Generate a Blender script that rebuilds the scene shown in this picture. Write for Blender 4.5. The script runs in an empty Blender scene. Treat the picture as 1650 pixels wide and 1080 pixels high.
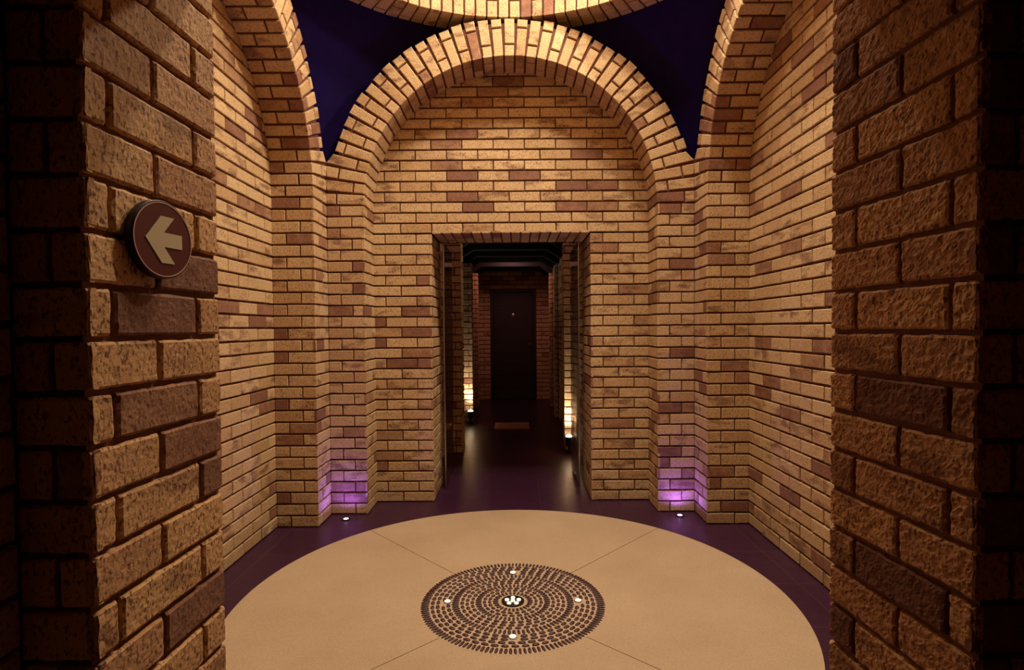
import bpy, math, random
from mathutils import Vector, noise

# ------------------------------------------------------------------ camera, world, light, exposure
S = bpy.context.scene
COL = S.collection
rnd = random.Random(7)
PI = math.pi

cam_data = bpy.data.cameras.new('camera')
cam = bpy.data.objects.new('camera', cam_data)
COL.objects.link(cam)
cam_data.sensor_fit = 'HORIZONTAL'
cam_data.sensor_width = 36.0
cam_data.lens = 36.0 * 910.0 / 1650.0
cam_data.shift_x = -3.0 / 1650.0
cam_data.shift_y = 11.0 / 1650.0
cam_data.clip_start = 0.02
from mathutils import Matrix
cam.matrix_world = (Matrix.Translation((0, 0, 1.264)) @ Matrix.Rotation(math.radians(90 - 1.4), 4, 'X')
                    @ Matrix.Rotation(math.radians(-0.45), 4, 'Z'))
S.camera = cam

S.view_settings.view_transform = 'Standard'
S.view_settings.look = 'None'
S.view_settings.gamma = 1.0
S.view_settings.use_curve_mapping = False
S.view_settings.exposure = -0.08

world = bpy.data.worlds.new('world')
S.world = world
world.use_nodes = True
world.node_tree.nodes['Background'].inputs[0].default_value = (0.30, 0.03, 0.04, 1)
world.node_tree.nodes['Background'].inputs[1].default_value = 0.004

CX, CY = -0.015, 2.59          # centre of the domed room
WARM = (1.0, 0.87, 0.66)


def lamp(name, kind, loc, energy, color, aim=None, **kw):
    d = bpy.data.lights.new(name, kind)
    d.energy = energy
    d.color = color
    for k, v in kw.items():
        setattr(d, k, v)
    o = bpy.data.objects.new(name, d)
    COL.objects.link(o)
    o.location = loc
    if aim is not None:
        o.rotation_euler = (Vector(aim) - Vector(loc)).to_track_quat('-Z', 'Y').to_euler()
    return o


# lamps high in the brick drum over the room (they stand above the frame)
lamp('drum_lamp', 'AREA', (CX + 0.58, CY + 0.10, 4.70), 76, WARM, (CX + 0.2, CY, 0), shape='DISK', size=0.30)
lamp('drum_lamp', 'AREA', (CX + 0.88, CY + 0.70, 4.05), 50, WARM, (CX - 0.6, CY - 0.9, 1.2), shape='DISK', size=0.16)
lamp('drum_lamp', 'AREA', (CX - 0.15, CY + 0.10, 4.75), 37, WARM, (CX, CY + 0.3, 0), shape='DISK', size=0.30)
# dim reddish fill added to brighten the corridor, no real lamps between the beams
for _y, _e in ((5.45, 1.2), (8.65, 6.0)):
    lamp('corridor_fill', 'AREA', (-0.03, _y, 2.40), _e, (1.0, 0.42, 0.36), (-0.03, _y + 1.2, 1.35), shape='DISK', size=0.25)


# ------------------------------------------------------------------ materials
def new_mat(name):
    m = bpy.data.materials.new(name)
    m.use_nodes = True
    nt = m.node_tree
    return m, nt, nt.nodes['Principled BSDF']


def simple(name, col, rough=0.6, metal=0.0, bump=0.0, bscale=60, var=0.0, emit=None, estr=0.0):
    m, nt, b = new_mat(name)
    b.inputs['Base Color'].default_value = (*col, 1)
    b.inputs['Roughness'].default_value = rough
    b.inputs['Metallic'].default_value = metal
    if emit:
        b.inputs['Emission Color'].default_value = (*emit, 1)
        b.inputs['Emission Strength'].default_value = estr
    tc = nt.nodes.new('ShaderNodeTexCoord')
    nz = nt.nodes.new('ShaderNodeTexNoise')
    nz.inputs['Scale'].default_value = bscale
    nz.inputs['Detail'].default_value = 6
    nt.links.new(tc.outputs['Object'], nz.inputs['Vector'])
    if var:
        mx = nt.nodes.new('ShaderNodeMix')
        mx.data_type = 'RGBA'
        mx.inputs[6].default_value = (*[c * (1 - var) for c in col], 1)
        mx.inputs[7].default_value = (*[min(1, c * (1 + var)) for c in col], 1)
        nt.links.new(nz.outputs['Fac'], mx.inputs[0])
        nt.links.new(mx.outputs[2], b.inputs['Base Color'])
    if bump:
        bp = nt.nodes.new('ShaderNodeBump')
        bp.inputs['Strength'].default_value = bump
        bp.inputs['Distance'].default_value = 0.003
        nt.links.new(nz.outputs['Fac'], bp.inputs['Height'])
        nt.links.new(bp.outputs['Normal'], b.inputs['Normal'])
    return m


def brick_material(name, rough_bump, speck, sps=210, bsc=(120, 120, 55), spm=(1, 1, 1), hi=(0.62, 0.425, 0.232), mid=(0.49, 0.30, 0.145)):
    """buff rustic brick: tone per brick from the colour attribute, dark burnt smudges, dragged face"""
    m, nt, b = new_mat(name)
    L = nt.links.new
    N = nt.nodes.new
    b.inputs['Roughness'].default_value = 0.75
    b.inputs['Specular IOR Level'].default_value = 0.3
    at = N('ShaderNodeAttribute')
    at.attribute_name = 'brick'
    sep = N('ShaderNodeSeparateColor')
    L(at.outputs['Color'], sep.inputs[0])
    tc = N('ShaderNodeTexCoord')
    ramp = N('ShaderNodeValToRGB')
    ramp.color_ramp.elements[0].position = 0.0
    ramp.color_ramp.elements[0].color = (0.13, 0.050, 0.040, 1)
    ramp.color_ramp.elements[1].position = 1.0
    ramp.color_ramp.elements[1].color = (*hi, 1)
    e = ramp.color_ramp.elements.new(0.30)
    e.color = (0.27, 0.125, 0.075, 1)
    e = ramp.color_ramp.elements.new(0.55)
    e.color = (*mid, 1)
    # seed
    sd = N('ShaderNodeMath')
    sd.operation = 'MULTIPLY'
    sd.inputs[1].default_value = 40
    L(sep.outputs[2], sd.inputs[0])
    mp = N('ShaderNodeMapping')
    mp.inputs['Scale'].default_value = (8, 8, 22)
    L(tc.outputs['Object'], mp.inputs['Vector'])
    blot = N('ShaderNodeTexNoise')
    blot.noise_dimensions = '4D'
    blot.inputs['Scale'].default_value = 1.0
    blot.inputs['Detail'].default_value = 3
    L(mp.outputs[0], blot.inputs['Vector'])
    L(sd.outputs[0], blot.inputs['W'])
    bm_ = N('ShaderNodeMapRange')
    bm_.inputs['From Min'].default_value = 0.49
    bm_.inputs['From Max'].default_value = 0.64
    bm_.inputs['To Min'].default_value = 0
    bm_.inputs['To Max'].default_value = 1
    L(blot.outputs['Fac'], bm_.inputs['Value'])
    bl2 = N('ShaderNodeMath')
    bl2.operation = 'MULTIPLY'
    L(bm_.outputs[0], bl2.inputs[0])
    L(sep.outputs[1], bl2.inputs[1])
    # fine dark specks
    sp = N('ShaderNodeTexNoise')
    sp.inputs['Scale'].default_value = sps
    sp.inputs['Detail'].default_value = 3
    mps = N('ShaderNodeMapping')
    mps.inputs['Scale'].default_value = spm
    L(tc.outputs['Object'], mps.inputs['Vector'])
    L(mps.outputs[0], sp.inputs['Vector'])
    spr = N('ShaderNodeMapRange')
    spr.inputs['From Min'].default_value = 0.54
    spr.inputs['From Max'].default_value = 0.63
    spr.inputs['To Max'].default_value = speck
    L(sp.outputs['Fac'], spr.inputs['Value'])
    ad = N('ShaderNodeMath')
    ad.operation = 'ADD'
    ad.use_clamp = True
    m1 = N('ShaderNodeMath')
    m1.operation = 'MULTIPLY'
    m1.inputs[1].default_value = 0.75
    L(bl2.outputs[0], m1.inputs[0])
    L(m1.outputs[0], ad.inputs[0])
    L(spr.outputs[0], ad.inputs[1])
    # slow tone wander within the brick
    wv = N('ShaderNodeTexNoise')
    wv.inputs['Scale'].default_value = 26
    wv.inputs['Detail'].default_value = 2
    L(tc.outputs['Object'], wv.inputs['Vector'])
    wr = N('ShaderNodeMath')
    wr.operation = 'MULTIPLY_ADD'
    wr.inputs[1].default_value = 0.30
    wr.inputs[2].default_value = -0.15
    L(wv.outputs['Fac'], wr.inputs[0])
    tone = N('ShaderNodeMath')
    tone.operation = 'ADD'
    tone.use_clamp = True
    L(sep.outputs[0], tone.inputs[0])
    L(wr.outputs[0], tone.inputs[1])
    L(tone.outputs[0], ramp.inputs[0])
    mx = N('ShaderNodeMix')
    mx.data_type = 'RGBA'
    L(ad.outputs[0], mx.inputs[0])
    L(ramp.outputs[0], mx.inputs[6])
    mx.inputs[7].default_value = (0.16, 0.062, 0.035, 1)
    L(mx.outputs[2], b.inputs['Base Color'])
    # bump: rustic texture
    mp2 = N('ShaderNodeMapping')
    mp2.inputs['Scale'].default_value = bsc
    L(tc.outputs['Object'], mp2.inputs['Vector'])
    bn = N('ShaderNodeTexNoise')
    bn.inputs['Scale'].default_value = 1.0
    bn.inputs['Detail'].default_value = 5
    bn.inputs['Roughness'].default_value = 0.65
    L(mp2.outputs[0], bn.inputs['Vector'])
    bp = N('ShaderNodeBump')
    bp.inputs['Strength'].default_value = rough_bump
    bp.inputs['Distance'].default_value = 0.004
    L(bn.outputs['Fac'], bp.inputs['Height'])
    L(bp.outputs['Normal'], b.inputs['Normal'])
    return m


BRICK = brick_material('buff_brick', 0.9, 0.6, 130)
ROUGH = brick_material('rustic_brick', 0.40, 0.85, 150, (150, 150, 130), (1.3, 1.3, 0.75), hi=(0.68, 0.385, 0.170), mid=(0.50, 0.255, 0.125))
MORTAR = simple('dark_mortar', (0.12, 0.043, 0.024), 0.95, bump=0.5, bscale=120, var=0.25)
NEAR_MORTAR = simple('brown_mortar', (0.20, 0.085, 0.06), 0.95, bump=0.8, bscale=90, var=0.25)
TIMBER = simple('black_timber', (0.006, 0.004, 0.004), 0.95, bump=0.3, bscale=30)
DOORWOOD = simple('dark_door_wood', (0.024, 0.010, 0.008), 0.5, bump=0.3, bscale=40, var=0.3)
STEEL = simple('polished_steel', (0.42, 0.36, 0.34), 0.22, 1.0)
BLACKM = simple('black_metal', (0.015, 0.013, 0.013), 0.4, 0.6)
ROUGH.node_tree.nodes['Principled BSDF'].inputs['Roughness'].default_value = 0.7
ROUGH.node_tree.nodes['Principled BSDF'].inputs['Specular IOR Level'].default_value = 0.15
PEBBLE = simple('dark_pebble', (0.058, 0.020, 0.020), 0.5, var=0.5, bscale=45)
PEBBED = simple('mosaic_mortar', (0.52, 0.36, 0.24), 0.9, bump=0.3, bscale=150, var=0.15)
SIGN_RED = simple('maroon_sign_face', (0.115, 0.012, 0.014), 0.4)
SIGN_SIDE = simple('black_sign_rim', (0.02, 0.008, 0.008), 0.5)
SIGN_CREAM = simple('cream_sign_paint', (0.72, 0.56, 0.34), 0.5)
SIGN_LINE = simple('pink_sign_line', (0.62, 0.36, 0.30), 0.5)
LED_WARM = simple('warm_led_lens', (0.9, 0.85, 0.7), 0.3, emit=(1.0, 0.84, 0.52), estr=1.7)
LED_VIOLET = simple('violet_led_lens', (0.8, 0.7, 0.9), 0.3, emit=(0.80, 0.62, 1.0), estr=14)
LAMP_GLASS = simple('uplight_lens', (0.9, 0.85, 0.75), 0.3, emit=(1.0, 0.86, 0.66), estr=26)
VAULT = simple('violet_blue_plaster', (0.013, 0.0065, 0.060), 1.0, bump=0.25, bscale=14, var=0.25)
VAULT.node_tree.nodes['Principled BSDF'].inputs['Specular IOR Level'].default_value = 0.03
PLASTER = simple('cream_plaster', (0.60, 0.50, 0.38), 0.9, bump=0.2, bscale=40)
GRILLE = simple('rust_brown_metal', (0.48, 0.22, 0.16), 0.6, 0.2, bump=0.2)


def glass_mat():
    m, nt, b = new_mat('clear_glass')
    b.inputs['Base Color'].default_value = (0.95, 0.93, 0.92, 1)
    b.inputs['Transmission Weight'].default_value = 1.0
    b.inputs['Roughness'].default_value = 0.02
    b.inputs['IOR'].default_value = 1.45
    return m


GLASS = glass_mat()


def stone_mat():
    m, nt, b = new_mat('beige_terrazzo')
    L = nt.links.new
    tc = nt.nodes.new('ShaderNodeTexCoord')
    n1 = nt.nodes.new('ShaderNodeTexNoise')
    n1.inputs['Scale'].default_value = 2.2
    n1.inputs['Detail'].default_value = 5
    n2 = nt.nodes.new('ShaderNodeTexNoise')
    n2.inputs['Scale'].default_value = 130
    n2.inputs['Detail'].default_value = 4
    L(tc.outputs['Object'], n1.inputs['Vector'])
    L(tc.outputs['Object'], n2.inputs['Vector'])
    r1 = nt.nodes.new('ShaderNodeValToRGB')
    r1.color_ramp.elements[0].position = 0.30
    r1.color_ramp.elements[0].color = (0.53, 0.36, 0.22, 1)
    r1.color_ramp.elements[1].position = 0.72
    r1.color_ramp.elements[1].color = (0.61, 0.43, 0.27, 1)
    L(n1.outputs['Fac'], r1.inputs[0])
    mx = nt.nodes.new('ShaderNodeMix')
    mx.data_type = 'RGBA'
    mx.blend_type = 'MULTIPLY'
    mx.inputs[0].default_value = 0.35
    L(r1.outputs[0], mx.inputs[6])
    L(n2.outputs['Fac'], mx.inputs[7])
    L(mx.outputs[2], b.inputs['Base Color'])
    b.inputs['Roughness'].default_value = 0.7
    bp = nt.nodes.new('ShaderNodeBump')
    bp.inputs['Strength'].default_value = 0.12
    bp.inputs['Distance'].default_value = 0.002
    L(n2.outputs['Fac'], bp.inputs['Height'])
    L(bp.outputs['Normal'], b.inputs['Normal'])
    return m


STONE = stone_mat()


def tile_mat():
    m, nt, b = new_mat('dark_floor_tile')
    L = nt.links.new
    tc = nt.nodes.new('ShaderNodeTexCoord')
    mp = nt.nodes.new('ShaderNodeMapping')
    mp.inputs['Location'].default_value = (0.215, 0.06, 0)
    L(tc.outputs['Object'], mp.inputs['Vector'])
    br = nt.nodes.new('ShaderNodeTexBrick')
    br.offset = 0.0
    br.inputs['Scale'].default_value = 1.0
    br.inputs['Brick Width'].default_value = 0.40
    br.inputs['Row Height'].default_value = 0.40
    br.inputs['Mortar Size'].default_value = 0.003
    br.inputs['Color1'].default_value = (0.034, 0.008, 0.026, 1)
    br.inputs['Color2'].default_value = (0.040, 0.010, 0.031, 1)
    br.inputs['Mortar'].default_value = (0.060, 0.025, 0.042, 1)
    L(mp.outputs[0], br.inputs['Vector'])
    L(br.outputs['Color'], b.inputs['Base Color'])
    n2 = nt.nodes.new('ShaderNodeTexNoise')
    b.inputs['Specular IOR Level'].default_value = 0.38
    n2.inputs['Scale'].default_value = 16
    n2.inputs['Detail'].default_value = 6
    L(tc.outputs['Object'], n2.inputs['Vector'])
    rr = nt.nodes.new('ShaderNodeMapRange')
    rr.inputs['To Min'].default_value = 0.26
    rr.inputs['To Max'].default_value = 0.42
    L(n2.outputs['Fac'], rr.inputs['Value'])
    L(rr.outputs[0], b.inputs['Roughness'])
    bp = nt.nodes.new('ShaderNodeBump')
    bp.inputs['Strength'].default_value = 0.15
    bp.inputs['Distance'].default_value = 0.002
    L(n2.outputs['Fac'], bp.inputs['Height'])
    L(bp.outputs['Normal'], b.inputs['Normal'])
    return m


TILE = tile_mat()


# ------------------------------------------------------------------ mesh collector
class MB:
    def __init__(self):
        self.v, self.f, self.m, self.c = [], [], [], []
        self.mats = []

    def mi(self, mat):
        if mat not in self.mats:
            self.mats.append(mat)
        return self.mats.index(mat)

    def add(self, verts, faces, mat, col=(0.8, 0, 0)):
        o = len(self.v)
        i = self.mi(mat)
        self.v.extend([tuple(p) for p in verts])
        for f in faces:
            self.f.append([a + o for a in f])
            self.m.append(i)
            self.c.append(col)

    def quad(self, a, b, c, d, mat, col=(0.8, 0, 0)):
        self.add([a, b, c, d], [(0, 1, 2, 3)], mat, col)

    def box(self, lo, hi, mat, bev=0.0):
        (x0, y0, z0), (x1, y1, z1) = lo, hi
        if bev <= 0:
            v = [(x, y, z) for z in (z0, z1) for y in (y0, y1) for x in (x0, x1)]
            self.add(v, [(0, 2, 3, 1), (4, 5, 7, 6), (0, 1, 5, 4), (2, 6, 7, 3), (0, 4, 6, 2), (1, 3, 7, 5)], mat)
            return
        import bmesh
        bm = bmesh.new()
        bmesh.ops.create_cube(bm, size=1.0)
        for p in bm.verts:
            p.co = Vector((x0 if p.co.x < 0 else x1, y0 if p.co.y < 0 else y1, z0 if p.co.z < 0 else z1))
        bmesh.ops.bevel(bm, geom=list(bm.edges), offset=bev, segments=2, affect='EDGES', profile=0.7)
        bm.verts.index_update()
        self.add([p.co.copy() for p in bm.verts], [[p.index for p in f.verts] for f in bm.faces], mat)
        bm.free()

    def lathe(self, prof, mat, c=(0, 0, 0), n=32, axis='Z', sx=1, sy=1):
        vs, fs = [], []
        for (r, h) in prof:
            for k in range(n):
                a = 2 * PI * k / n
                vs.append((r * math.cos(a) * sx, r * math.sin(a) * sy, h))
        for i in range(len(prof) - 1):
            for k in range(n):
                k2 = (k + 1) % n
                fs.append((i * n + k, i * n + k2, (i + 1) * n + k2, (i + 1) * n + k))
        fs.append(tuple(reversed(range(n))))
        fs.append(tuple((len(prof) - 1) * n + k for k in range(n)))
        if axis == 'X':
            vs = [(h, x, y) for x, y, h in vs]
        elif axis == 'Y':
            vs = [(y, h, x) for x, y, h in vs]
        self.add([(x + c[0], y + c[1], z + c[2]) for x, y, z in vs], fs, mat)

    def build(self, name, parent=None, smooth=False, loc=None):
        me = bpy.data.meshes.new(name)
        off = Vector(loc) if loc is not None else Vector((0, 0, 0))
        me.from_pydata([tuple(Vector(p) - off) for p in self.v], [], self.f)
        for m in self.mats:
            me.materials.append(m)
        me.polygons.foreach_set('material_index', self.m)
        ca = me.color_attributes.new('brick', 'FLOAT_COLOR', 'CORNER')
        buf = []
        for f, c in zip(self.f, self.c):
            buf.extend([c[0], c[1], c[2], 1.0] * len(f))
        ca.data.foreach_set('color', buf)
        if smooth:
            me.polygons.foreach_set('use_smooth', [True] * len(me.polygons))
        me.update()
        o = bpy.data.objects.new(name, me)
        COL.objects.link(o)
        if loc is not None:
            o.location = off
        if parent:
            o.parent = parent
            if loc is None:
                o.matrix_parent_inverse = parent.matrix_basis.inverted()
        return o


def empty(name, loc, label=None, cat=None, group=None):
    o = bpy.data.objects.new(name, None)
    COL.objects.link(o)
    o.location = loc
    o.empty_display_size = 0.1
    if label:
        o['label'] = label
        o['category'] = cat
    if group:
        o['group'] = group
    return o


def tag(o, label, cat, group=None):
    o['label'] = label
    o['category'] = cat
    if group:
        o['group'] = group
    return o


def struct(o):
    o['kind'] = 'structure'
    return o


def copy_thing(root, loc, label):
    r = root.copy()
    COL.objects.link(r)
    r.location = loc
    r['label'] = label
    for ch in list(root.children):
        c = ch.copy()
        COL.objects.link(c)
        c.parent = r
        c.matrix_parent_inverse = ch.matrix_parent_inverse.copy()
        for g in list(ch.children):
            d = g.copy()
            COL.objects.link(d)
            d.parent = c
            d.matrix_parent_inverse = g.matrix_parent_inverse.copy()
    return r


# ------------------------------------------------------------------ bricks
TONE = [0.0]


def brick_color(dark=0.12, smudge=0.5):
    t = rnd.random()
    if rnd.random() < dark:
        tone = 0.22 + 0.2 * rnd.random()
    elif rnd.random() < 0.22:
        tone = 0.55 + 0.15 * rnd.random()
    else:
        tone = 0.72 + 0.26 * t
    sm = 1.0 if rnd.random() < smudge else 0.15
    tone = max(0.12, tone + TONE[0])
    return (tone, sm * (0.6 + 0.4 * rnd.random()), rnd.random())


J = 0.0058          # half joint
JV = 0.0038
PROT = 0.012        # bricks stand proud of the mortar


def brick(mb, a, b, c, d, n, col, mat=None, prot=PROT, bev=0.003, jit=0.0012):
    """one brick face: corners a b c d (joint already taken off) counter-clockwise seen from outside, n points out"""
    mat = mat or BRICK
    P = [Vector(p) for p in (a, b, c, d)]
    n = Vector(n).normalized()
    ctr = (P[0] + P[1] + P[2] + P[3]) / 4
    e1 = (P[1] - P[0]).normalized()
    e2 = (P[3] - P[0]).normalized()
    P = [p + e1 * rnd.uniform(-jit, jit) + e2 * rnd.uniform(-jit, jit) for p in P]
    out = rnd.uniform(-0.0015, 0.0015)
    sg = [(1, 1), (-1, 1), (-1, -1), (1, -1)]
    back = [p - n * (prot + 0.004) for p in P]
    mid = [p - n * bev + n * out for p in P]
    fr = [p + (e1 * s + e2 * t) * bev + n * out for p, (s, t) in zip(P, sg)]
    fs = []
    for k in range(4):
        k2 = (k + 1) % 4
        fs.append((k, k2, 4 + k2, 4 + k))
        fs.append((4 + k, 4 + k2, 8 + k2, 8 + k))
    fs.append((8, 9, 10, 11))
    mb.add(back + mid + fr, fs, mat, col)


ROUGH_AMP = [0.001]


def rough_brick(mb, a, b, c, d, n, col, prot=0.010, nu=52, nv=17):
    """close-up brick: a fine grid with a rounded rim and a rock-like face"""
    P = [Vector(p) for p in (a, b, c, d)]
    n = Vector(n).normalized()
    e1 = P[1] - P[0]
    e2 = P[3] - P[0]
    lu, lv = e1.length, e2.length
    nu = max(8, int(nu * lu / 0.215))
    sx = Vector((rnd.random() * 50, rnd.random() * 50, rnd.random() * 50))
    vs, fs = [], []
    R = 0.0035
    amp = ROUGH_AMP[0]
    for j in range(nv + 3):
        for i in range(nu + 3):
            ci = min(max(i - 1, 0), nu)
            cj = min(max(j - 1, 0), nv)
            u = 0.5 - 0.5 * math.cos(PI * ci / nu) if False else ci / nu
            v = cj / nv
            p = P[0] + e1 * u + e2 * v
            du = min(u, 1 - u) * lu
            dv = min(v, 1 - v) * lv
            if i in (0, nu + 2) or j in (0, nv + 2):
                h = -prot - 0.004
            else:
                h = 0.0
                for dd in (du, dv):
                    if dd < R:
                        h -= (R - math.sqrt(max(0, R * R - (R - dd) ** 2))) * 0.7
                q = p * 60 + sx
                h += amp * (noise.noise(q * 1.6) + 0.7 * noise.noise(q * 4.0)) + 0.0009 * noise.noise(p * 14 + sx)
            if du < 0.001 or dv < 0.001:      # ragged outline
                w = noise.noise(p * 45 + sx) * 0.0022
                if du < 0.001:
                    p = p + e1.normalized() * (w * 1.0)
                if dv < 0.001:
                    p = p + e2.normalized() * (w * 1.0)
            vs.append(p + n * h)
    W = nu + 3
    for j in range(nv + 2):
        for i in range(nu + 2):
            fs.append((j * W + i, j * W + i + 1, (j + 1) * W + i + 1, (j + 1) * W + i))
    mb.add(vs, fs, ROUGH, col)


CH = 0.075  # course height
BL = 0.225  # brick length with joint


def courses(mb, P, n, u0, u1, z0, z1, joints, keep=None, fn=None, flip=False, zoff=0.0, dark=0.12, smudge=0.5, prot=PROT):
    """running bond over a flat patch; P(u, z) -> point, joints(i) -> list of joint positions for course i"""
    i0 = int(round((z0 - zoff) / CH))
    i = i0
    while zoff + i * CH < z1 - 0.02:
        za = zoff + i * CH + J
        zb = min(zoff + (i + 1) * CH - J, z1)
        js = sorted(j for j in joints(i) if u0 + 0.02 < j < u1 - 0.02)
        ed = [u0] + js + [u1]
        for k in range(len(ed) - 1):
            a = ed[k] + (JV if k > 0 else 0)
            b = ed[k + 1] - (JV if k < len(ed) - 2 else 0)
            if keep and not keep((a + b) / 2, (za + zb) / 2):
                continue
            q = [P(a, za), P(b, za), P(b, zb), P(a, zb)]
            if flip:
                q = [q[1], q[0], q[3], q[2]]
            if fn:
                fn(mb, *q, n, brick_color(dark, smudge))
            else:
                brick(mb, *q, n, brick_color(dark, smudge), prot=prot)
        i += 1


def running(phase):
    return lambda i: [phase + (0.5 * BL if i % 2 else 0) + k * BL for k in range(-60, 60)]


def alt(a, b):
    return lambda i: [a] if i % 2 else [b]


# ------------------------------------------------------------------ the domed room: four arched sides
FD = 1.240      # distance of the arch faces from the centre
ND = 1.507      # distance of the niche walls
HO = 0.989      # half width of the arch opening
SZ = 2.10       # springing height
RO = 1.240      # outer radius of the arch ring
DW = 0.574      # half width of the doorways
DH = 1.95       # doorway height
WID = 1.0

SIDES = {'back': ((0, 1), (1, 0)), 'left': ((-1, 0), (0, 1)), 'right': ((1, 0), (0, -1)), 'front': ((0, -1), (-1, 0))}


def frame(side):
    (nx, ny), (ux, uy) = SIDES[side]

    def W(u, d, z):
        return Vector((CX + ux * u + nx * d, CY + uy * u + ny * d, z))
    inward = Vector((-nx, -ny, 0))
    U = Vector((ux, uy, 0))
    return W, inward, U


def niche_wall(mb, side, door, DW=DW):
    W, inn, U = frame(side)
    d = ND
    P = lambda u, z: W(u, d, z)
    keep = lambda u, z: z < SZ or math.hypot(u, z - SZ) < 1.12
    run = running(-DW)
    top = SZ + 1.13
    bd = d + PROT
    if door:
        # seen from inside, u runs to the right
        courses(mb, P, inn, -WID - 0.02, -DW, 0, DH, run, keep)
        courses(mb, P, inn, DW, WID + 0.02, 0, DH, run, keep)
        courses(mb, P, inn, -WID - 0.02, WID + 0.02, DH, top, run, keep, dark=0.14)
        for (a, b, z0, z1) in ((-WID - .2, -DW - .01, 0, DH), (DW + .01, WID + .2, 0, DH), (-WID - .2, WID + .2, DH + .01, top)):
            mb.quad(W(a, bd, z0), W(b, bd, z0), W(b, bd, z1), W(a, bd, z1), MORTAR)
    else:
        courses(mb, P, inn, -WID - 0.02, WID + 0.02, 0, top, run, keep, smudge=0.4)
        mb.quad(W(-WID - .2, bd, 0), W(WID + .2, bd, 0), W(WID + .2, bd, top), W(-WID - .2, bd, top), MORTAR)


def arch(mb, side, soffit=True):
    """the ring of bricks on edge from springing to springing, face and soffit"""
    W, inn, U = frame(side)
    N = 43
    for k in range(N):
        a0 = PI * k / N
        a1 = PI * (k + 1) / N
        outer = RO + rnd.uniform(-0.009, 0.009)
        rj = HO + (0.078 if (k % 2) else 0.188)
        ga = J * 1.1

        hp = PI / N / 2

        def pt(r, a, s, d=FD):
            if r > RO - 0.012 and abs(math.cos(a)) > 0.967:
                r = FD / abs(math.cos(a)) + 0.001     # the lowest ones run into the corner
            half = hp * HO - ga + 0.5 * (r - HO) * hp     # bricks barely taper, the joints do
            aa = a + s * (hp - half / r)
            return W(-r * math.cos(aa), d, SZ + r * math.sin(aa))
        col = brick_color(0.12, 0.45)
        col2 = brick_color(0.12, 0.45)
        for (r0, r1, cc) in ((HO, rj - J, col), (rj + J, outer, col2)):
            q = [pt(r0, a0, 1), pt(r0, a1, -1), pt(r1, a1, -1), pt(r1, a0, 1)]
            brick(mb, *q, inn, cc, bev=0.004)
        # soffit
        am = (a0 + a1) / 2
        nrm = W(math.cos(am) * 1.0, 0, 0) - W(0, 0, 0)
        nrm = Vector((nrm.x, nrm.y, -math.sin(am)))
        dj = FD + (0.09 if (k % 2) else 0.178)
        for (d0, d1, cc) in ((FD, dj - J, col), (dj + J, ND, brick_color(0.12, 0.3))):
            q = [pt(HO, a0, 1, d0), pt(HO, a1, -1, d0), pt(HO, a1, -1, d1), pt(HO, a0, 1, d1)]
            brick(mb, *q, nrm, cc, bev=0.003)
    # mortar core
    M = 86
    for k in range(M):
        a0, a1 = PI * k / M, PI * (k + 1) / M
        p = lambda r, a, d: W(-r * math.cos(a), d, SZ + r * math.sin(a))
        ri, ro, df = HO + PROT, RO - 0.030, FD + PROT
        mb.quad(p(ri, a0, df), p(ri, a1, df), p(ro, a1, df), p(ro, a0, df), MORTAR)
        mb.quad(p(ri, a0, df), p(ri, a0, ND + .02), p(ri, a1, ND + .02), p(ri, a1, df), MORTAR)
        mb.quad(p(ro, a0, df), p(ro, a1, df), p(ro, a1, ND + .02), p(ro, a0, ND + .02), MORTAR)


def pier_half(mb, side, s):
    """from the niche wall out to the room corner: jamb then face, on the u*s side"""
    W, inn, U = frame(side)
    # jamb (reveal): plane u = s*HO, between FD and ND, normal towards the opening
    nj = -U * s
    P = lambda d, z: W(s * HO, d, z)
    courses(mb, P, nj, FD, ND, 0, SZ, alt(FD + 0.09, FD + 0.178), flip=(s > 0), smudge=0.3)
    q = s * (HO + PROT)
    mb.quad(W(q, FD + PROT, 0), W(q, ND + .02, 0), W(q, ND + .02, SZ), W(q, FD + PROT, SZ), MORTAR)
    # face: plane d = FD, between u = HO and the corner at u = FD
    P2 = lambda u, z: W(u, FD, z)
    if s > 0:
        courses(mb, P2, inn, HO, FD, 0, SZ, alt(HO + 0.165, HO + 0.085))
    else:
        courses(mb, P2, inn, -FD, -HO, 0, SZ, alt(-HO - 0.165, -HO - 0.085))
    a, b = s * (HO + PROT), s * (FD + PROT)
    mb.quad(W(a, FD + PROT + .001, 0), W(b, FD + PROT + .001, 0), W(b, FD + PROT + .001, SZ + .3), W(a, FD + PROT + .001, SZ + .3), MORTAR)


mb = MB(); niche_wall(mb, 'back', True)
# doorway reveal and soffit through the thickness of the back wall
Wb, innb, Ub = frame('back')
TH = 0.48
for s in (-1, 1):
    P = lambda d, z, s=s: Wb(s * DW, d, z)
    courses(mb, P, -Ub * s, ND, ND + TH, 0, DH, running(ND + 0.1), flip=(s > 0), smudge=0.3)
    q = s * (DW + PROT)
    mb.quad(Wb(q, ND + PROT, 0), Wb(q, ND + TH, 0), Wb(q, ND + TH, DH), Wb(q, ND + PROT, DH), MORTAR)
for k in range(16):      # the head of the doorway: bricks on edge
    u0 = -DW + k * (2 * DW / 16)
    u1 = u0 + 2 * DW / 16
    for (d0, d1) in ((ND, ND + 0.215), (ND + 0.224, ND + 0.44)):
        brick(mb, Wb(u0 + J, d0, DH), Wb(u1 - J, d0, DH), Wb(u1 - J, d1, DH), Wb(u0 + J, d1, DH), (0, 0, -1), brick_color(0.1, 0.3))
mb.quad(Wb(-DW, ND + PROT, DH + .01), Wb(DW, ND + PROT, DH + .01), Wb(DW, ND + TH, DH + .01), Wb(-DW, ND + TH, DH + .01), MORTAR)
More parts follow.
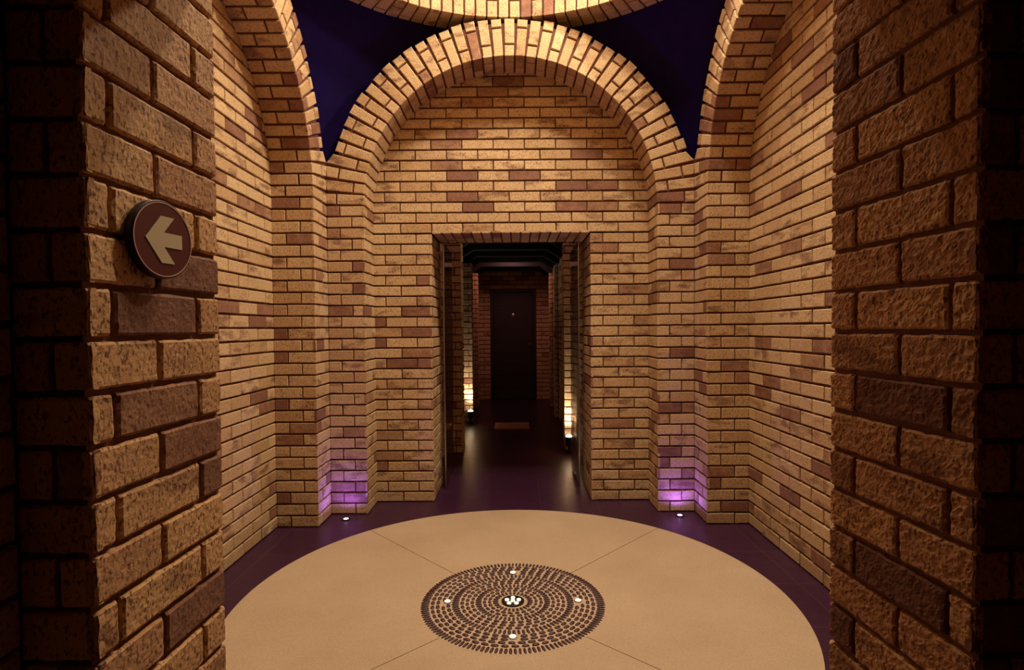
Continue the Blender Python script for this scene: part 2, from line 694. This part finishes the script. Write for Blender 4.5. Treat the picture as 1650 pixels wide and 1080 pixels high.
# rear of that wall, towards the corridor
yb = CY + ND + TH
for (a, b, z0, z1) in ((-1.3, -DW - .01, 0, DH), (DW + .01, 1.3, 0, DH), (-1.3, 1.3, DH, 2.7)):
    mb.quad((CX + a, yb, z0), (CX + b, yb, z0), (CX + b, yb, z1), (CX + a, yb, z1), MORTAR)
struct(mb.build('wall_back'))

for sd in ('left', 'right'):
    mb = MB(); niche_wall(mb, sd, False)
    struct(mb.build('wall_' + sd))

mb = MB(); niche_wall(mb, 'front', True, 0.66); arch(mb, 'front')
for s in (-1, 1):
    pier_half(mb, 'front', s)
pier_half(mb, 'left', -1)
pier_half(mb, 'right', 1)
struct(mb.build('wall_front'))

ARCH_LABEL = {
    'back': 'round brick arch facing the viewer, framing the wall with the doorway',
    'left': 'brick arch curving over the left side wall, seen edge-on',
    'right': 'brick arch curving over the right side wall, seen edge-on'}
for sd in ('back', 'left', 'right'):
    W, inn, U = frame(sd)
    mb = MB(); arch(mb, sd)
    o = mb.build('brick_arch', loc=tuple(W(0, FD, SZ)))
    tag(o, ARCH_LABEL[sd], 'arch', 'brick arches around the round floor')

for (sa, ssa, sb, ssb, lab) in (('back', -1, 'left', 1, 'left corner brick pier, between the left arch and the doorway wall'),
                                ('back', 1, 'right', -1, 'right corner brick pier, between the right arch and the doorway wall')):
    mb = MB()
    pier_half(mb, sa, ssa)
    pier_half(mb, sb, ssb)
    W, inn, U = frame(sa)
    o = mb.build('brick_pier', loc=tuple(W(ssa * FD, FD, 0)))
    tag(o, lab, 'pillar', 'brick piers at the room corners')

# ------------------------------------------------------------------ brick drum ring above the arches
DZ = 3.342
DR0, DR1 = 1.24, 1.485
mb = MB()
N = 104
for k in range(N):
    a0, a1 = 2 * PI * k / N, 2 * PI * (k + 1) / N
    if k % 2:
        rows = [(0, 0.1125)] + [(0.1125 + 0.225 * j, 0.3375 + 0.225 * j) for j in range(6)]
    else:
        rows = [(0.225 * j, 0.225 + 0.225 * j) for j in range(6)] + [(1.35, 1.4625)]
    am = (a0 + a1) / 2
    nn = Vector((-math.cos(am), -math.sin(am), 0))
    g = J / DR0
    p = lambda r, a, z: Vector((CX + r * math.cos(a), CY + r * math.sin(a), z))
    first = brick_color(0.04, 0.35)
    for i, (h0, h1) in enumerate(rows):
        za = DZ + h0 + (J if i else 0)
        zb = DZ + h1 - J
        brick(mb, p(DR0, a1 - g, za), p(DR0, a0 + g, za), p(DR0, a0 + g, zb), p(DR0, a1 - g, zb), nn,
              first if i == 0 else brick_color(0.04, 0.35))
    rj = DR0 + (0.09 if k % 2 else 0.165)
    ro = DR1 + rnd.uniform(-.004, .004)
    for (r0, r1) in ((DR0, rj - J), (rj + J, ro)):
        g0, g1 = J / r0, J / r1
        brick(mb, p(r0, a0 + g0, DZ), p(r0, a1 - g0, DZ), p(r1, a1 - g1, DZ), p(r1, a0 + g1, DZ), (0, 0, -1), first)
for k in range(N):
    a0, a1 = 2 * PI * k / N, 2 * PI * (k + 1) / N
    p = lambda r, a, z: (CX + r * math.cos(a), CY + r * math.sin(a), z)
    mb.quad(p(DR0 + PROT, a0, DZ + PROT), p(DR0 + PROT, a1, DZ + PROT), p(DR0 + PROT, a1, DZ + 1.465), p(DR0 + PROT, a0, DZ + 1.465), MORTAR)
    mb.quad(p(DR0 + PROT, a0, DZ + PROT), p(DR1 - .012, a0, DZ + PROT), p(DR1 - .012, a1, DZ + PROT), p(DR0 + PROT, a1, DZ + PROT), MORTAR)
    mb.quad(p(DR1 - .012, a0, DZ + PROT), p(DR1 - .012, a0, DZ + .25), p(DR1 - .012, a1, DZ + .25), p(DR1 - .012, a1, DZ + PROT), MORTAR)
o = mb.build('brick_ring', loc=(CX, CY, DZ))
tag(o, 'circular ring of upright bricks at the top centre, resting on the arches', 'brick ring')

# violet-blue vault webs between the arches, plaster lid over the drum: the ceiling
mb = MB()
RHO2 = 3.62
NZ, NA = 30, 24
for q in range(4):
    rows = []
    for i in range(NZ + 1):
        z = 2.20 + (DZ + 0.03 - 2.20) * i / NZ
        r = math.sqrt(max(1.0, RHO2 - (z - SZ) ** 2))
        e = math.sqrt(max(0.0, (RO - 0.10) ** 2 - (z - SZ) ** 2))
        e = min(e, 1.2)
        # end angle: the point on the circle of radius r at lateral offset e
        th = math.asin(min(0.7071, e / r))
        row = []
        for k in range(NA + 1):
            a = th + (PI / 2 - 2 * th) * k / NA + q * PI / 2
            row.append((CX + r * math.cos(a), CY + r * math.sin(a), z))
        rows.append(row)
    for i in range(NZ):
        for k in range(NA):
            mb.quad(rows[i][k], rows[i][k + 1], rows[i + 1][k + 1], rows[i + 1][k], VAULT)
# lid
n = 64
prev = None
for (r, z) in ((1.30, DZ + 1.46), (1.1, DZ + 1.6), (0.7, DZ + 1.7), (0.25, DZ + 1.74), (0.001, DZ + 1.75)):
    ring = [(CX + r * math.cos(2 * PI * k / n), CY + r * math.sin(2 * PI * k / n), z) for k in range(n)]
    if prev:
        for k in range(n):
            mb.quad(prev[k], prev[(k + 1) % n], ring[(k + 1) % n], ring[k], PLASTER)
    prev = ring
struct(mb.build('ceiling'))

# ------------------------------------------------------------------ near doorway: rough brick jambs either side of the viewer
YN, YF = 0.771, 1.092      # near and far end of the jambs


def near_side(name, s, xn, xf, depth):
    global J, JV
    J, JV = 0.0046, 0.0044
    mb = MB()
    dirv = Vector((xf - xn, YF - YN, 0)).normalized()
    n = Vector((-s, 0, 0))
    Pt = lambda y, z: Vector((s * (xn + (xf - xn) * (y - YN) / (YF - YN)), y, z))
    js = lambda i: ([0.915] if i % 2 == 0 else [0.817, 1.022])
    courses(mb, Pt, n, YN, YF, 0, 2.0, js, fn=rough_brick, flip=(s < 0) is False, zoff=-0.022, dark=0.14, smudge=0.6)
    # mortar behind
    a = Pt(YN, 0) - n * 0.009
    b = Pt(YF, 0) - n * 0.009
    mb.quad(a, b, b + Vector((0, 0, 2)), a + Vector((0, 0, 2)), NEAR_MORTAR)
    # end face towards the viewer
    w0, w1 = xn, xn + depth
    Pe = lambda u, z: Vector((s * u, YN, z))
    courses(mb, Pe, Vector((0, -1, 0)), w0, w1, 0, 2.0, lambda i: [] if i % 2 else [w0 + 0.055], fn=rough_brick,
            flip=(s < 0), zoff=-0.022, dark=0.2, smudge=0.3)
    mb.quad((s * (w0 + .01), YN + .012, 0), (s * w1, YN + .012, 0), (s * w1, YN + .012, 2), (s * (w0 + .01), YN + .012, 2), MORTAR)
    # corridor wall running back past the viewer
    Pw = lambda y, z: Vector((s * w1, y, z))
    courses(mb, Pw, n, -1.4, YN, 0, 2.4, running(YN), flip=(s > 0))
    mb.quad((s * (w1 + .01), -1.4, 0), (s * (w1 + .01), YN + .02, 0), (s * (w1 + .01), YN + .02, 2.4), (s * (w1 + .01), -1.4, 2.4), MORTAR)
    # far quoin edge, facing the room
    Pf = lambda u, z: Vector((s * u, YF, z))
    courses(mb, Pf, Vector((0, 1, 0)), xf + 0.012, xf + 0.20, 0, 2.0, alt(xf + 0.06, xf + 0.11), flip=(s > 0), zoff=-0.022)
    J, JV = 0.0058, 0.0038
    return mb


ROUGH_AMP[0] = 0.0007
struct(near_side('l', -1, 0.579, 0.568, 0.106).build('wall_near_left'))
ROUGH_AMP[0] = 0.0022
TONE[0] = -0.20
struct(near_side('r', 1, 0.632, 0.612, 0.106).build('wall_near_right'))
TONE[0] = 0.0
mb = MB()   # lintel over the near doorway and the wall and ceiling behind the viewer
mb.box((-0.75, YN, 2.0), (0.80, YF - 0.02, 2.5), MORTAR)
struct(mb.build('wall_near_head'))
mb = MB()
mb.quad((-0.8, -1.4, 2.4), (0.85, -1.4, 2.4), (0.85, YN, 2.4), (-0.8, YN, 2.4), TIMBER)
struct(mb.build('ceiling_near'))
mb = MB()
mb.quad((-0.8, -1.4, 0), (0.85, -1.4, 0), (0.85, -1.4, 2.4), (-0.8, -1.4, 2.4), TIMBER)
struct(mb.build('wall_near_end'))

# ------------------------------------------------------------------ floor
mb = MB()
mb.quad((-2.2, -1.5, 0), (2.2, -1.5, 0), (2.2, 10.1, 0), (-2.2, 10.1, 0), TILE)
struct(mb.build('floor'))

# round beige floor disc in four segments
DX, DY, RD = -0.008, 2.605, 1.272
MX, MY, RM = -0.014, 2.565, 0.424
disc = empty('floor_disc', (DX, DY, 0.0), 'large round beige stone disc set in the dark floor, cut into four by fine joints', 'floor disc')
for q in range(4):
    mb = MB()
    A0 = PI / 4 + q * PI / 2
    n = 40
    outer, inner = [], []
    for k in range(n + 1):
        a = A0 + (PI / 2) * k / n
        ox, oy = DX + RD * math.cos(a), DY + RD * math.sin(a)
        ix, iy = MX + (RM - .01) * math.cos(a), MY + (RM - .01) * math.sin(a)
        outer.append((ox, oy)); inner.append((ix, iy))
    # take the joint off both ends
    g = 0.0016
    def off(p, a, s):
        return (p[0] - math.sin(a) * g * s, p[1] + math.cos(a) * g * s)
    outer[0] = off(outer[0], A0, 1); inner[0] = off(inner[0], A0, 1)
    outer[-1] = off(outer[-1], A0 + PI / 2, -1); inner[-1] = off(inner[-1], A0 + PI / 2, -1)
    h = 0.006
    for k in range(n):
        mb.quad((*inner[k], h), (*outer[k], h), (*outer[k + 1], h), (*inner[k + 1], h), STONE)
        mb.quad((*outer[k], 0), (*outer[k + 1], 0), (*outer[k + 1], h), (*outer[k], h), STONE)
    for k in (0, n):
        mb.quad((*inner[k], 0), (*outer[k], 0), (*outer[k], h), (*inner[k], h), STONE)
    mb.build('stone_segment', disc)

# pebble mosaic at the centre
mos = empty('pebble_mosaic', (MX, MY, 0), 'round mosaic of dark pebbles laid in rings at the centre of the beige disc', 'mosaic')
mb = MB()
mb.lathe([(RM, 0.0), (RM, 0.0065), (0.03, 0.0066)], PEBBED, (MX, MY, 0), 96)
mb.build('mortar_bed', mos)


def pebble(mb, x, y, ang, l, w, h=0.007):
    ca, sa = math.cos(ang), math.sin(ang)
    n = 8
    vs = []
    for (sc, zz) in ((1.0, 0.0055), (0.86, 0.0055 + h * 0.6), (0.45, 0.0055 + h)):
        for k in range(n):
            t = 2 * PI * k / n
            lx = l / 2 * sc * math.copysign(abs(math.cos(t)) ** 0.75, math.cos(t))
            ly = w / 2 * sc * math.copysign(abs(math.sin(t)) ** 0.75, math.sin(t))
            vs.append((x + lx * ca - ly * sa, y + lx * sa + ly * ca, zz))
    fs = []
    for i in range(2):
        for k in range(n):
            k2 = (k + 1) % n
            fs.append((i * n + k, i * n + k2, (i + 1) * n + k2, (i + 1) * n + k))
    fs.append(tuple(2 * n + k for k in range(n)))
    mb.add(vs, fs, PEBBLE)


mb = MB()
# outer ring stands radially, the inner rings lie along the ring, a few rings radial again
SPOTR = 0.300
rings = [(0.400, 'r', 0.044, 0.014), (0.366, 't', 0.036, 0.020), (0.342, 't', 0.036, 0.020), (0.318, 't', 0.036, 0.020), (0.294, 't', 0.034, 0.020),
         (0.263, 'r', 0.038, 0.015), (0.232, 't', 0.032, 0.019), (0.209, 't', 0.032, 0.019), (0.186, 't', 0.030, 0.019),
         (0.158, 'r', 0.033, 0.014), (0.130, 't', 0.028, 0.018), (0.107, 't', 0.026, 0.018), (0.080, 'r', 0.030, 0.014)]
for (r, kind, l, w) in rings:
    circ = 2 * PI * r
    step = (w if kind == 'r' else l) + 0.0045
    cnt = int(circ / step)
    ph = rnd.random() * 6.28
    for k in range(cnt):
        a = ph + 2 * PI * k / cnt
        x, y = r * math.cos(a), r * math.sin(a)
        if any(math.hypot(x - sx, y - sy) < 0.026 for sx, sy in ((SPOTR, 0), (-SPOTR, 0), (0, SPOTR), (0, -SPOTR))):
            continue
        ll, ww = l * rnd.uniform(.90, 1.02), w * rnd.uniform(.85, 1.05)
        pebble(mb, MX + x, MY + y, a + (0 if kind == 'r' else PI / 2) + rnd.uniform(-.08, .08), ll, ww)
mb.build('pebble_rings', mos, smooth=True)

# little recessed floor lights in the mosaic
spot = empty('recessed_floor_light', (MX, MY - SPOTR, 0), 'small round lit floor light in the mosaic, the one nearest the viewer', 'floor light',
             'four small lights in the pebble mosaic')
mb = MB(); mb.lathe([(0.0175, 0.004), (0.0175, 0.011), (0.0145, 0.012), (0.0135, 0.010)], STEEL, (MX, MY - SPOTR, 0), 24)
mb.build('rim', spot)
mb = MB(); mb.lathe([(0.0138, 0.008), (0.0138, 0.0125), (0.006, 0.0135)], LED_WARM, (MX, MY - SPOTR, 0), 24)
mb.build('lens', spot)
for (dx, dy, w_) in ((0, SPOTR, 'the one farthest away, towards the doorway'), (-SPOTR, 0, 'the leftmost one'), (SPOTR, 0, 'the rightmost one')):
    copy_thing(spot, (MX + dx, MY + dy, 0), 'small round lit floor light in the mosaic, ' + w_)
clu = empty('cluster_floor_light', (MX, MY, 0), 'round black floor light with a cluster of glowing dots at the mosaic centre', 'floor light')
mb = MB(); mb.lathe([(0.052, 0.0), (0.052, 0.012), (0.046, 0.014), (0.044, 0.010)], BLACKM, (MX, MY, 0), 40)
mb.build('housing', clu)
for k in range(6):
    a = 2 * PI * k / 5 + 0.3
    r = 0.0285 if k < 5 else 0
    mb = MB(); mb.lathe([(0.0098, 0.009), (0.0098, 0.0145), (0.004, 0.0155)], LED_WARM, (MX + r * math.cos(a), MY + r * math.sin(a), 0), 16)
    mb.build('lens', clu)

# violet uplights in the floor in front of the corner piers
vio = None
for (x, y, lab) in ((-1.125, 3.725, 'small violet floor uplight at the foot of the left corner pier'),
                    (1.100, 3.745, 'small violet floor uplight at the foot of the right corner pier')):
    if vio is None:
        vio = empty('violet_floor_light', (x, y, 0), lab, 'floor light', 'violet uplights at the corner piers')
        mb = MB(); mb.lathe([(0.030, 0.0), (0.030, 0.004), (0.016, 0.006), (0.0148, 0.004)], BLACKM, (x, y, 0), 28)
        mb.build('rim', vio)
        mb = MB(); mb.lathe([(0.0145, 0.002), (0.0145, 0.006), (0.008, 0.009)], LED_VIOLET, (x, y, 0), 24)
        mb.build('lens', vio)
    else:
        copy_thing(vio, (x, y, 0), lab)
    s = -1 if x < 0 else 1
    lamp('violet_beam', 'SPOT', (x, y, 0.03), 26, (0.22, 0.10, 1.0), (x - s * 0.03, y - 0.03, 3.0),
         spot_size=math.radians(18), spot_blend=1.0, shadow_soft_size=0.012)
    lamp('violet_beam', 'SPOT', (x, y, 0.03), 6.5, (0.24, 0.11, 1.0), (x + s * 0.05, y + 0.06, 3.0),
         spot_size=math.radians(172), spot_blend=1.0, shadow_soft_size=0.012)

# ------------------------------------------------------------------ direction sign on the left jamb
sg = empty('direction_sign', (-0.566, 0.900, 1.408), 'round maroon sign with a cream arrow pointing left, mounted on the left brick jamb', 'sign')
SC = (-0.566, 0.900, 1.408)
SRD = 0.0615
th = 0.013
mb = MB(); mb.lathe([(SRD * .97, 0.0), (SRD, 0.001), (SRD, th - 0.001), (SRD * .985, th)], SIGN_SIDE, SC, 64, 'X')
mb.build('sign_body', sg)
mb = MB(); mb.lathe([(SRD * .965, th - 0.0005), (SRD * .965, th + 0.0008)], SIGN_RED, SC, 64, 'X')
mb.build('sign_face', sg)
mb = MB()
n = 72
for k in range(n):
    a0, a1 = 2 * PI * k / n, 2 * PI * (k + 1) / n
    X0, X1 = SC[0] + th + 0.0006, SC[0] + th + 0.0014
    r0, r1 = SRD * 0.925, SRD * 0.955
    p = lambda r, a, x: (x, SC[1] + r * math.cos(a), SC[2] + r * math.sin(a))
    mb.quad(p(r0, a0, X1), p(r1, a0, X1), p(r1, a1, X1), p(r0, a1, X1), SIGN_LINE)
    mb.quad(p(r1, a0, X0), p(r1, a1, X0), p(r1, a1, X1), p(r1, a0, X1), SIGN_LINE)
    mb.quad(p(r0, a0, X0), p(r0, a0, X1), p(r0, a1, X1), p(r0, a1, X0), SIGN_LINE)
mb.build('border_line', sg)
mb = MB()
ar = [(-.60, 0), (-.10, .60), (.34, .60), (-.01, .185), (.60, .185), (.60, -.185), (-.01, -.185), (.34, -.60), (-.10, -.60)]
lo = [(SC[0] + th + .0006, SC[1] + a * SRD, SC[2] + b * SRD) for a, b in ar]
hi = [(SC[0] + th + .0018, y, z) for (_, y, z) in lo]
nn_ = len(ar)
tri = [(0, 1, 3), (1, 2, 3), (3, 4, 5), (3, 5, 6), (0, 3, 6), (0, 6, 8), (8, 6, 7)]
mb.add(lo + hi, [tuple(nn_ + i for i in t) for t in tri] + [(k, (k + 1) % nn_, nn_ + (k + 1) % nn_, nn_ + k) for k in range(nn_)], SIGN_CREAM)
mb.build('arrow', sg)
mb = MB(); mb.box((SC[0] - .018, SC[1] - 0.012, SC[2] - 0.012), (SC[0] + 0.003, SC[1] + 0.012, SC[2] + 0.012), SIGN_SIDE)
mb.build('wall_bracket', sg)
sg.rotation_euler = (0, 0, math.radians(-10))

# ------------------------------------------------------------------ corridor beyond the doorway
C0, C1 = CY + ND + TH, 9.92
CWL, CWR = -0.705, 0.622
CZ = 2.50
for (name, x, s) in (('wall_corridor_left', CWL, 1), ('wall_corridor_right', CWR, -1)):
    mb = MB()
    courses(mb, lambda y, z, x=x: Vector((x, y, z)), Vector((s, 0, 0)), C0, C1, 0, CZ, running(0.1), flip=(s < 0))
    mb.quad((x - s * .01, C0, 0), (x - s * .01, C1, 0), (x - s * .01, C1, CZ), (x - s * .01, C0, CZ), MORTAR)
    struct(mb.build(name))
# end wall with the door
mb = MB()
EX0, EX1, EH = -0.410, 0.395, 1.96
run = running(-0.41)
Pn = lambda x, z: Vector((x, C1, z))
for (a, b, z0, z1) in ((CWL, EX0, 0, 1.95), (EX1, CWR, 0, 1.95), (CWL, CWR, 1.95, CZ)):
    courses(mb, Pn, Vector((0, -1, 0)), a, b, z0, z1, run, smudge=0.2)
    mb.quad((a, C1 + .01, z0), (b, C1 + .01, z0), (b, C1 + .01, z1), (a, C1 + .01, z1), MORTAR)
struct(mb.build('wall_corridor_end'))
mb = MB()
mb.quad((CWL - .1, C0, CZ), (CWR + .1, C0, CZ), (CWR + .1, C1 + .1, CZ), (CWL - .1, C1 + .1, CZ), TIMBER)
struct(mb.build('ceiling_corridor'))

dr = empty('door_1', (-0.008, C1, 0))
struct(dr)
mb = MB()
mb.box((EX0, C1 - .01, 0), (EX0 + .055, C1 + .09, EH - 0.01), DOORWOOD, .004)
mb.box((EX1 - .055, C1 - .01, 0), (EX1, C1 + .09, EH - 0.01), DOORWOOD, .004)
mb.box((EX0 + .055, C1 - .01, EH - 0.065), (EX1 - .055, C1 + .09, EH - 0.01), DOORWOOD, .004)
struct(mb.build('door_frame', dr))
mb = MB()
z = 0.012
while z < EH - 0.10:
    z2 = min(z + 0.205, EH - 0.067)
    mb.box((EX0 + .058, C1 + .030, z), (EX1 - .058, C1 + .072, z2 - 0.006), DOORWOOD, .004)
    mb.box((EX0 + .058, C1 + .036, z2 - 0.007), (EX1 - .058, C1 + .070, z2 + 0.001), DOORWOOD)
    z = z2
struct(mb.build('door_leaf', dr))
mb = MB()
mb.lathe([(0.030, 0), (0.030, -0.006), (0.022, -0.008)], STEEL, (-0.008 - 0.0, C1 + .030, 1.49), 28, 'Y')
struct(mb.build('door_plate', dr))
mb = MB()
mb.lathe([(0.010, 0), (0.010, -0.03), (0.020, -0.035), (0.020, -0.05), (0.012, -0.056)], STEEL, (EX1 - .11, C1 + .030, 0.98), 20, 'Y')
struct(mb.build('door_knob', dr))

# ceiling beams with haunched ends
beams = []
BLAB = ('black timber ceiling beam with bracketed ends over the corridor')
for k in range(8):
    y = 5.13 + 0.64 * k
    if not beams:
        mb = MB()
        zt, zb, zh, wy = CZ, 2.235, 2.135, 0.11
        prof = [(CWL, zt), (CWL, zh), (CWL + 0.05, zh), (CWL + 0.21, zb), (CWR - 0.21, zb), (CWR - 0.05, zh), (CWR, zh), (CWR, zt)]
        n = len(prof)
        vs = [(x, yy, z_) for yy in (y - wy / 2, y + wy / 2) for (x, z_) in prof]
        fs = [tuple(range(n)), tuple(reversed(range(n, 2 * n)))] + [(i, n + i, n + (i + 1) % n, (i + 1) % n) for i in range(n)]
        mb.add(vs, fs, TIMBER)
        b0 = mb.build('ceiling_beam', loc=(0, y, 0))
        tag(b0, BLAB, 'beam', 'black beams across the corridor ceiling')
        beams.append(b0)
    else:
        c = beams[0].copy()
        COL.objects.link(c)
        c.location = (0, y, 0)
        beams.append(c)
beams[-1]['label'] = 'farthest black ceiling beam with angled brackets, right before the end wall of the corridor'

# brick pilasters along the corridor
def pilaster(x0, x1, y0, y1, lab):
    mb = MB()
    s = 1 if x0 < 0 else -1           # side facing the corridor middle
    xi = x1 if x0 < 0 else x0
    h = 2.14
    courses(mb, lambda x, z: Vector((x, y0, z)), Vector((0, -1, 0)), x0, x1, 0, h, lambda i: [] if i % 2 else [(x0 + x1) / 2 + .02], smudge=.2, dark=0.05)
    courses(mb, lambda y, z: Vector((xi, y, z)), Vector((s, 0, 0)), y0, y1, 0, h, lambda i: [], flip=(s < 0), smudge=.2)
    e = PROT
    mb.box((x0 + (0 if x0 < 0 else e), y0 + e, 0), (x1 - (e if x0 < 0 else 0), y1, h), MORTAR)
    o = mb.build('brick_pilaster', loc=((x0 + x1) / 2, (y0 + y1) / 2, 0))
    tag(o, lab, 'pilaster', 'brick pilasters along the corridor')


pilaster(CWL + .008, -0.525, 5.70, 5.92, 'slim brick pilaster on the left corridor wall, nearest the doorway')
pilaster(CWL + .008, -0.560, 7.60, 7.82, 'slim brick pilaster on the left corridor wall, lit brightly from its foot')
pilaster(CWL + .008, -0.570, 9.00, 9.22, 'slim brick pilaster on the left corridor wall, close to the end wall')
pilaster(0.515, CWR - .008, 5.79, 6.01, 'slim brick pilaster on the right corridor wall, lit from its foot')
pilaster(0.572, CWR - .008, 7.88, 8.10, 'slim dim brick pilaster on the right corridor wall, second from the doorway')
pilaster(0.572, CWR - .008, 8.99, 9.21, 'slim dim brick pilaster on the right corridor wall, nearest the end door')

# small black uplights on the corridor floor
ups = None
for (x, y, lab) in ((-0.585, 7.50, 'small black floor uplight shining up the left corridor wall'),
                    (0.552, 5.70, 'small black floor uplight shining up the right corridor pilaster')):
    if ups is None:
        ups = empty('floor_uplight', (x, y, 0), lab, 'uplight', 'black uplights on the corridor floor')
        mb = MB(); mb.lathe([(0.040, 0.0), (0.040, 0.008), (0.014, 0.014), (0.011, 0.07)], BLACKM, (x, y, 0), 24)
        mb.build('base', ups)
        mb = MB(); mb.lathe([(0.020, 0.062), (0.034, 0.072), (0.038, 0.160), (0.034, 0.160), (0.032, 0.150)], BLACKM, (x, y, 0), 28)
        mb.build('lamp_head', ups)
        mb = MB(); mb.lathe([(0.032, 0.150), (0.033, 0.163), (0.020, 0.175), (0.008, 0.180)], LAMP_GLASS, (x, y, 0), 24)
        mb.build('lens', ups)
    else:
        copy_thing(ups, (x, y, 0), lab)
    lamp('uplight_beam', 'SPOT', (x, y, 0.20), 34, (1.0, 0.88, 0.68), (x, y + 0.10, 1.3), spot_size=math.radians(100), spot_blend=0.8,
         shadow_soft_size=0.03)

# glass doors folded open inside the doorway
for (x, s, lab) in ((-0.545, 1, 'open glass door leaf folded against the left side of the doorway'),
                    (0.510, -1, 'open glass door leaf folded against the right side of the doorway')):
    g = empty('glass_door', (x, 4.42, 0), lab, 'door', 'glass door leaves in the doorway')
    y0, y1 = 4.42, 5.00
    mb = MB(); mb.box((x - .005, y0 + .018, 0.012), (x + .005, y1, DH - 0.02), GLASS)
    mb.build('glass_pane', g)
    mb = MB(); mb.box((x - .006, y0, 0.010), (x + .006, y0 + .018, DH - 0.015), STEEL, .003)
    mb.build('edge_rail', g)
    mb = MB()
    mb.box((x - .014, y0 + .25, 0.0), (x + .014, y0 + .36, 0.045), STEEL, .003)
    mb.build('floor_hinge', g)

# floor grille
gr = empty('floor_grille', (-0.033, 7.27, 0), 'square rust-brown metal grille set in the dark corridor floor', 'floor grille')
mb = MB()
gx, gy, gh = -0.033, 7.27, 0.22
for (a, b, c, d) in ((-gh, -gh, gh, -gh + .025), (-gh, gh - .025, gh, gh), (-gh, -gh + .025, -gh + .025, gh - .025), (gh - .025, -gh + .025, gh, gh - .025)):
    mb.box((gx + a, gy + b, 0.0), (gx + c, gy + d, 0.006), GRILLE)
mb.build('frame', gr)
mb = MB()
k = -gh + .030
while k < gh - .035:
    mb.box((gx + k, gy - gh + .026, 0.0), (gx + k + .013, gy + gh - .026, 0.005), GRILLE)
    k += 0.018
mb.build('bars', gr)
